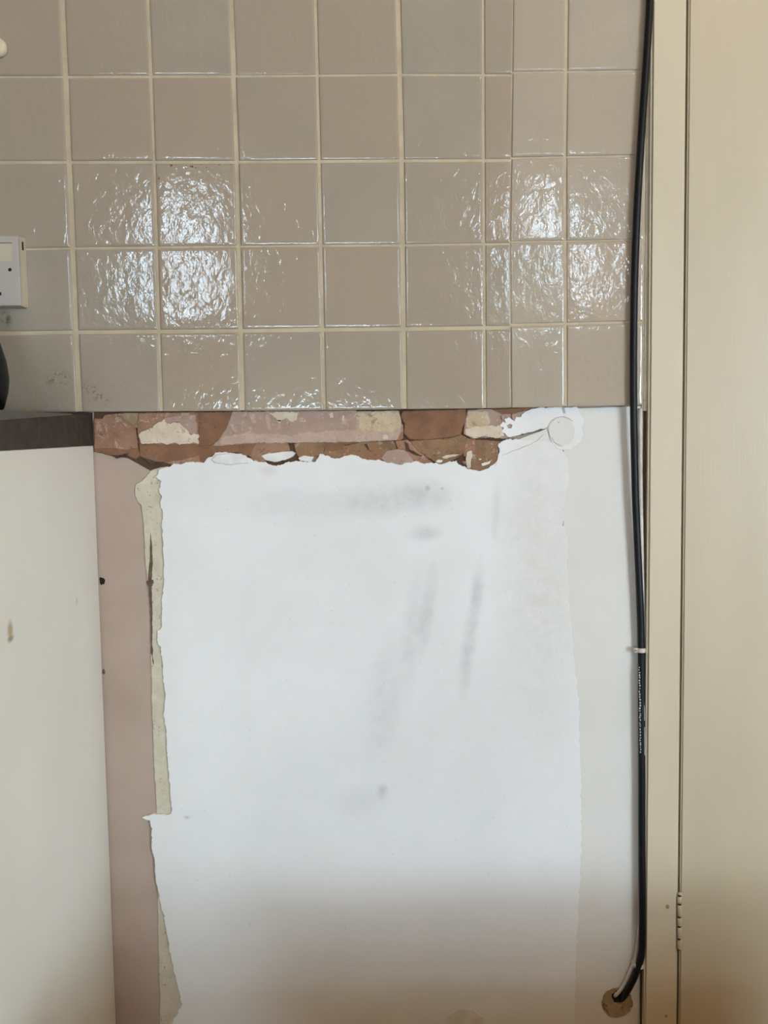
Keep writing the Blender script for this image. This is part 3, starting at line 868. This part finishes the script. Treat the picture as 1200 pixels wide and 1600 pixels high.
def clip(px, py, Y, label):
    p0 = at(px, py, Y)
    root = empty('cable_clip', p0)
    tag(root, label, 'cable clip', 'white cable clips')
    bm = bmesh.new()
    arc = []
    for k in range(11):
        a = math.pi * (0.02 + 0.96 * k / 10)
        arc.append(Vector((-math.cos(a) * 0.0056, -math.sin(a) * 0.0058, 0)))
    arc = [Vector((-0.0056, 0.008, 0))] + arc + [Vector((0.0056, 0.008, 0))]
    for s0, s1 in zip(arc, arc[1:]):
        pass
    inn = [v * 0.80 if abs(v.y) < 0.007 else Vector((v.x * 0.80, v.y, 0)) for v in arc]
    zs = (-0.0028, 0.0028)
    V = [[bm.verts.new((v.x, v.y, z)) for v in arc] + [bm.verts.new((v.x, v.y, z)) for v in inn[::-1]] for z in zs]
    n = len(V[0])
    for k in range(n):
        j = (k + 1) % n
        bm.faces.new((V[0][k], V[0][j], V[1][j], V[1][k]))
    h = len(arc)
    for z in (0, 1):
        for k in range(h - 1):
            bm.faces.new((V[z][k], V[z][k + 1], V[z][n - 2 - k], V[z][n - 1 - k]))
    bmesh.ops.recalc_face_normals(bm, faces=bm.faces)
    link_mesh('saddle', bm, M['plastic'], root)
    box('nail_block', -0.0098, -0.0052, -0.003, 0.008, -0.003, 0.003, M['plastic'], root, 0.0006)
    lathe('nail', [(0.0016, 0), (0.0016, 0.0015), (0.0008, 0.0018)], (-0.0076, -0.003, 0), M['metal'], root, 10, 'y')
clip(1002, 1015.5, -0.0135, 'white cable clip halfway down the black cable')
clip(999.5, 1508, -0.0135, 'white cable clip near the mortar hole at the bottom')

# ------------------------------------------------------------------ base cabinet and worktop on the left
pA = at(148, 720, 0.0); pB = at(178, 1520, 0.0)
XP = (pA.x + pB.x) / 2
def mat_panel():
    N = Nodes('white_cabinet_panel')
    col = N.mix(N.ramp(N.noise(4, 3), 0.3, 0.7), srgb(228, 226, 216), srgb(222, 220, 210))
    s1 = atx(16, 985, XP); s2 = atx(120, 940, XP)
    m = N.math('MULTIPLY', N.blob((XP, s1.y, s1.z), 0.011, 0.014, 0, 0.2, 'yz'), 0.85)
    m2 = N.blob((XP, s1.y, s1.z - 0.008), 0.012, 0.006, 0, 0.2, 'yz')
    col = N.mix(N.math('MAXIMUM', m, m2), col, srgb(158, 142, 96))
    col = N.mix(N.math('MULTIPLY', N.blob((XP, s2.y, s2.z), 0.006, 0.007, 0, 0.2, 'yz'), 0.5), col, srgb(170, 160, 130))
    nm = N.bump(N.noise(300, 3), 0.08, 0.0005)
    return N.done(col, 0.45, nm, 0.4)
M['panel'] = mat_panel()
XC0 = -1.745
cabn = empty('base_cabinet', (XP - 0.3, -0.29, 0.0))
tag(cabn, 'white base cabinet with a stained side panel left of the bare wall', 'cabinet')
L = cabn.location
# side panel, its top edge falling a little towards the room
zt_w = at(147, 696, 0.0).z
zt_f = atx(0, 704.5, XP)
slope = (zt_w - zt_f.z) / (0.0 - zt_f.y)
bm = bmesh.new()
xa, xb = at(148, 720, 0).x, at(178, 1520, 0).x
za, zb2 = at(148, 720, 0).z, at(178, 1520, 0).z
def xp(z): return XP
vf = []
for x in (XP - 0.018, XP):
    vf.append([bm.verts.new(p) for p in ((x, -0.002, 0.0), (x, -0.57, 0.0), (x, -0.57, zt_w + slope * -0.57), (x, -0.002, zt_w))])
bm.faces.new(vf[0]); bm.faces.new(vf[1])
for k in range(4):
    bm.faces.new((vf[0][k], vf[0][(k + 1) % 4], vf[1][(k + 1) % 4], vf[1][k]))
bmesh.ops.recalc_face_normals(bm, faces=bm.faces)
bmesh.ops.bevel(bm, geom=bm.edges[:], offset=0.0008, segments=1, affect='EDGES')
o = link_mesh('side_panel', bm, M['panel'], cabn)
local(o, cabn)
ZTOP = zt_w + slope * -0.57 - 0.004
for nm_, b in (('side_panel', (XC0, XC0 + 0.018, -0.57, -0.002, 0.0, ZTOP)), ('bottom_panel', (XC0 + 0.018, XP - 0.018, -0.57, -0.002, 0.13, 0.148)),
               ('back_panel', (XC0 + 0.018, XP - 0.018, -0.02, -0.012, 0.148, ZTOP)), ('plinth', (XC0, XP - 0.004, -0.52, -0.505, 0.0, 0.128))):
    box(nm_, *b, M['panel'], cabn, 0.001, origin=L)
wd = (XP - XC0) / 2
for k in range(2):
    x0 = XC0 + k * wd + 0.002
    d = empty('cabinet_door', (x0 - L.x, -0.5895 - L.y, 0.14)); d.parent = cabn
    d_o = L + d.location
    box('door_panel', x0, x0 + wd - 0.004, -0.589, -0.571, 0.14, ZTOP - 0.003, M['panel'], d, 0.002, origin=d_o)
    hxx = x0 + (wd - 0.06 if k == 0 else 0.05)
    tube('handle', [Vector(p) - d_o for p in ((hxx, -0.588, ZTOP - 0.2), (hxx, -0.615, ZTOP - 0.19), (hxx, -0.618, ZTOP - 0.13), (hxx, -0.615, ZTOP - 0.07), (hxx, -0.588, ZTOP - 0.06))], 0.005, M['metal'], d, 10)

# worktop: dark cut end, its top following the line seen under the tiles
zw_t = at(147, 649, 0.0).z
wtf = atx(0, 641.5, XP)
sl_t = (zw_t - wtf.z) / (0.0 - wtf.y)
wt = empty('worktop', (XP - 0.3, -0.3, zt_w))
tag(wt, 'dark worktop with a rough cut end over the white cabinet', 'worktop')
bm = bmesh.new()
vf = []
for x in (XC0, XP + 0.0005):
    vf.append([bm.verts.new(p) for p in ((x, -0.0145, zt_w + 0.0004), (x, -0.60, zt_w + 0.0004 + slope * -0.60), (x, -0.60, zw_t + sl_t * -0.60), (x, -0.0145, zw_t))])
bm.faces.new(vf[0]); bm.faces.new(vf[1])
for k in range(4):
    bm.faces.new((vf[0][k], vf[0][(k + 1) % 4], vf[1][(k + 1) % 4], vf[1][k]))
bmesh.ops.recalc_face_normals(bm, faces=bm.faces)
local(link_mesh('core_board', bm, M['worktop'], wt), wt)
# filler behind the worktop so that it meets the wall
box('back_edge', XC0, XP + 0.0005, -0.0144, -0.001, zt_w, zw_t + 0.0034, M['worktop'], wt, origin=wt.location)
# grey laminate showing as a thin wedge along the cut end
e0 = atx(112, 646.6, XP + 0.001)
e1 = atx(0, 655.5, XP + 0.001)
sl_e = (e0.z - e1.z) / (e0.y - e1.y)
bm = bmesh.new()
vf = []
for x in (XP - 0.02, XP + 0.0015):
    zt0 = zw_t + sl_t * e0.y
    vf.append([bm.verts.new(p) for p in ((x, e0.y, zt0 - 0.0006), (x, -0.60, e0.z + sl_e * (-0.60 - e0.y)), (x, -0.60, zw_t + sl_t * -0.60 + 0.0006), (x, e0.y, zt0 + 0.0006))])
bm.faces.new(vf[0]); bm.faces.new(vf[1])
for k in range(4):
    bm.faces.new((vf[0][k], vf[0][(k + 1) % 4], vf[1][(k + 1) % 4], vf[1][k]))
bmesh.ops.recalc_face_normals(bm, faces=bm.faces)
local(link_mesh('laminate_edge', bm, M['laminate'], wt), wt)

# black pot, of which only the belly edge comes into the frame
yk_ = -0.112
kp = at(7, 590, yk_)
zk0 = zw_t + sl_t * yk_ + 0.001
R = 0.088
kc = Vector((kp.x - R, yk_, zk0))
ket = empty('cooking_pot', kc)
tag(ket, 'round black pot on the worktop at the left picture edge', 'pot')
hb = kp.z - zk0
prof = [(0.05, 0.0), (R - 0.014, 0.0), (R - 0.007, 0.008), (R - 0.002, hb * 0.6), (R, hb), (R - 0.002, hb + 0.02), (R - 0.008, hb + 0.042), (R - 0.02, hb + 0.07), (R - 0.036, hb + 0.088)]
lathe('body', prof, (0, 0, 0), M['black_enamel'], ket, 48)
lathe('lid', [(R - 0.037, hb + 0.088), (R - 0.037, hb + 0.093), (0.03, hb + 0.103), (0.006, hb + 0.106)], (0, 0, 0), M['black_enamel'], ket, 40)
lathe('knob', [(0.006, hb + 0.106), (0.006, hb + 0.113), (0.013, hb + 0.118), (0.013, hb + 0.126), (0.006, hb + 0.131)], (0, 0, 0), M['black_enamel'], ket, 24)
tube('handle', [(-R + 0.01, 0, hb + 0.035), (-R - 0.025, 0, hb + 0.05), (-R - 0.03, 0, hb + 0.0), (-R - 0.0, 0, hb - 0.02)], 0.006, M['black_enamel'], ket, 10)

# ------------------------------------------------------------------ double socket on the tiles
YS = -0.034
p_tr, p_br = at(28, 368, YS), at(32.5, 477.5, YS)
xr = (p_tr.x + p_br.x) / 2
z1, z0 = p_tr.z, p_br.z
sw = 0.146
sock = empty('wall_socket', (xr - sw / 2, Y_TILE, z0))
tag(sock, 'white double wall socket at the left edge of the tiles', 'socket')
S = sock.location
bm = bmesh.new()
fr = [(xr - sw, YS + 0.006, z0), (xr, YS + 0.006, z0), (xr, YS + 0.006, z1), (xr - sw, YS + 0.006, z1)]
g = 0.0028
bk = [(xr - sw - g, Y_TILE - 0.0006, z0 - g * 0.4), (xr + g, Y_TILE - 0.0006, z0 - g * 0.4), (xr + g, Y_TILE - 0.0006, z1 + g * 0.4), (xr - sw - g, Y_TILE - 0.0006, z1 + g * 0.4)]
a = [bm.verts.new(Vector(p) - S) for p in fr]; b = [bm.verts.new(Vector(p) - S) for p in bk]
bm.faces.new(a); bm.faces.new(b)
for k in range(4):
    bm.faces.new((a[k], a[(k + 1) % 4], b[(k + 1) % 4], b[k]))
bmesh.ops.recalc_face_normals(bm, faces=bm.faces)
bmesh.ops.bevel(bm, geom=bm.edges[:], offset=0.0008, segments=2, affect='EDGES')
link_mesh('back_box', bm, M['socket_side'], sock)
plate = box('face_plate', xr - sw, xr, YS, YS + 0.0062, z0, z1, M['socket'], sock, 0.0014, origin=S)
zs = (z0 + z1) / 2
rk = at(17, 380, YS - 0.002); rk2 = at(0, 409, YS - 0.002)
zr1, zr0 = rk.z, rk2.z
for x1_ in (rk.x, rk.x - 0.062):
    bm = bmesh.new()
    add_box(bm, x1_ - 0.017, x1_, YS - 0.0022, YS + 0.002, zr0, zr1, 0.0008)
    for v in bm.verts:
        if v.co.y < YS - 0.0005 and v.co.z < (zr0 + zr1) / 2: v.co.y += 0.0014
        v.co -= S
    r_ = link_mesh('rocker', bm, M['socket_side'], sock)
    # dark slit over the rocker
    box('rocker_gap', x1_ - 0.0175, x1_ + 0.0005, YS - 0.0004, YS + 0.001, zr1 + 0.0001, zr1 + 0.0011, M['crack'], sock, origin=S)
sp_ = at(15.5, 421.5, YS)
for x_ in (sp_.x, xr - sw + (xr - sp_.x)):
    lathe('screw', [(0.0021, 0.0), (0.0021, 0.0004), (0.0015, 0.0005)], Vector((x_, YS, sp_.z)) - S, M['gap'], sock, 12, 'y')
for cx in (xr - 0.038, xr - 0.108):
    for dx, dz, w_, h_ in ((0, -0.006, 0.004, 0.008), (-0.011, -0.028, 0.0065, 0.004), (0.011, -0.028, 0.0065, 0.004)):
        box('pin_hole', cx + dx - w_ / 2, cx + dx + w_ / 2, YS - 0.0003, YS + 0.001, zs + dz - h_ / 2, zs + dz + h_ / 2, M['gap'], sock, origin=S)
sl = at(36.5, 378, -0.022); sl2 = at(37.2, 391, -0.022)
box('cable_slot', sl.x - 0.003, xr + g * 0.62, -0.0235, -0.0200, sl2.z, sl.z, M['gap'], sock, origin=S)

# small round knob on the upper left tile
kp = at(-5, 73, -0.020)
hk = empty('wall_hook', (kp.x, Y_TILE, kp.z))
tag(hk, 'small round cream knob on the upper left tile', 'hook')
lathe('base_disc', [(0.0105, 0.0), (0.0118, 0.001), (0.0116, 0.006), (0.0100, 0.009), (0.006, 0.0105), (0.001, 0.011)], (0, 0, 0), M['plastic_yellow'], hk, 28, 'y')
tube('hook', [(0, -0.010, 0), (0, -0.018, -0.002), (0, -0.022, 0.004), (0, -0.020, 0.009)], 0.002, M['plastic_yellow'], hk, 8)

# ------------------------------------------------------------------ added unseen chest, put in so its lid edge shades the foot of the wall
chest = empty('added_shade_chest', (0.45, -0.62, 0.0))
tag(chest, 'added low pale wooden chest, unseen, shading the foot of the wall', 'chest')
B = chest.location
box('shade_chest_body', -0.20, 0.80, -0.78, -0.475, 0.0, 0.289, M['pale_wood'], chest, 0.003, origin=B)
box('shade_chest_lid', -0.215, 0.815, -0.795, -0.46, 0.2895, 0.315, M['pale_wood'], chest, 0.004, origin=B)
for x in (-0.2, 0.80):
    sgn = -1 if x < 0 else 1
    tube('handle', [Vector(p) - B for p in ((x, -0.69, 0.22), (x + 0.02 * sgn, -0.68, 0.215), (x + 0.024 * sgn, -0.63, 0.21), (x + 0.02 * sgn, -0.58, 0.215), (x, -0.57, 0.22))], 0.006, M['metal'], chest, 8)

# ------------------------------------------------------------------ added unseen pendant lamp over the door side, for warm light
LX, LY, LZ = 0.95, -1.5, 2.36
lamp = empty('added_pendant_lamp', (LX, LY, ZC))
tag(lamp, 'added warm pendant lamp, unseen, for warm light on the wall', 'lamp')
tube('flex', [(0, 0, 0), (0, 0, LZ + 0.10 - ZC)], 0.003, M['plastic'], lamp, 8)
lathe('ceiling_rose', [(0.045, -0.002), (0.045, -0.012), (0.02, -0.03), (0.005, -0.034)], (0, 0, 0), M['plastic'], lamp, 24)
ld = bpy.data.lights.new('added_bulb_light', 'POINT')
ld.color = (1.0, 0.66, 0.36)
ld.energy = 19
ld.shadow_soft_size = 0.06
lo = bpy.data.objects.new('added_bulb_light', ld)
COL.objects.link(lo)
lo.parent = lamp
lo.location = (0, 0, LZ - ZC)
lathe('lamp_holder', [(0.012, LZ + 0.13 - ZC), (0.018, LZ + 0.12 - ZC), (0.018, LZ + 0.07 - ZC), (0.008, LZ + 0.065 - ZC)], (0, 0, 0), M['plastic'], lamp, 20)
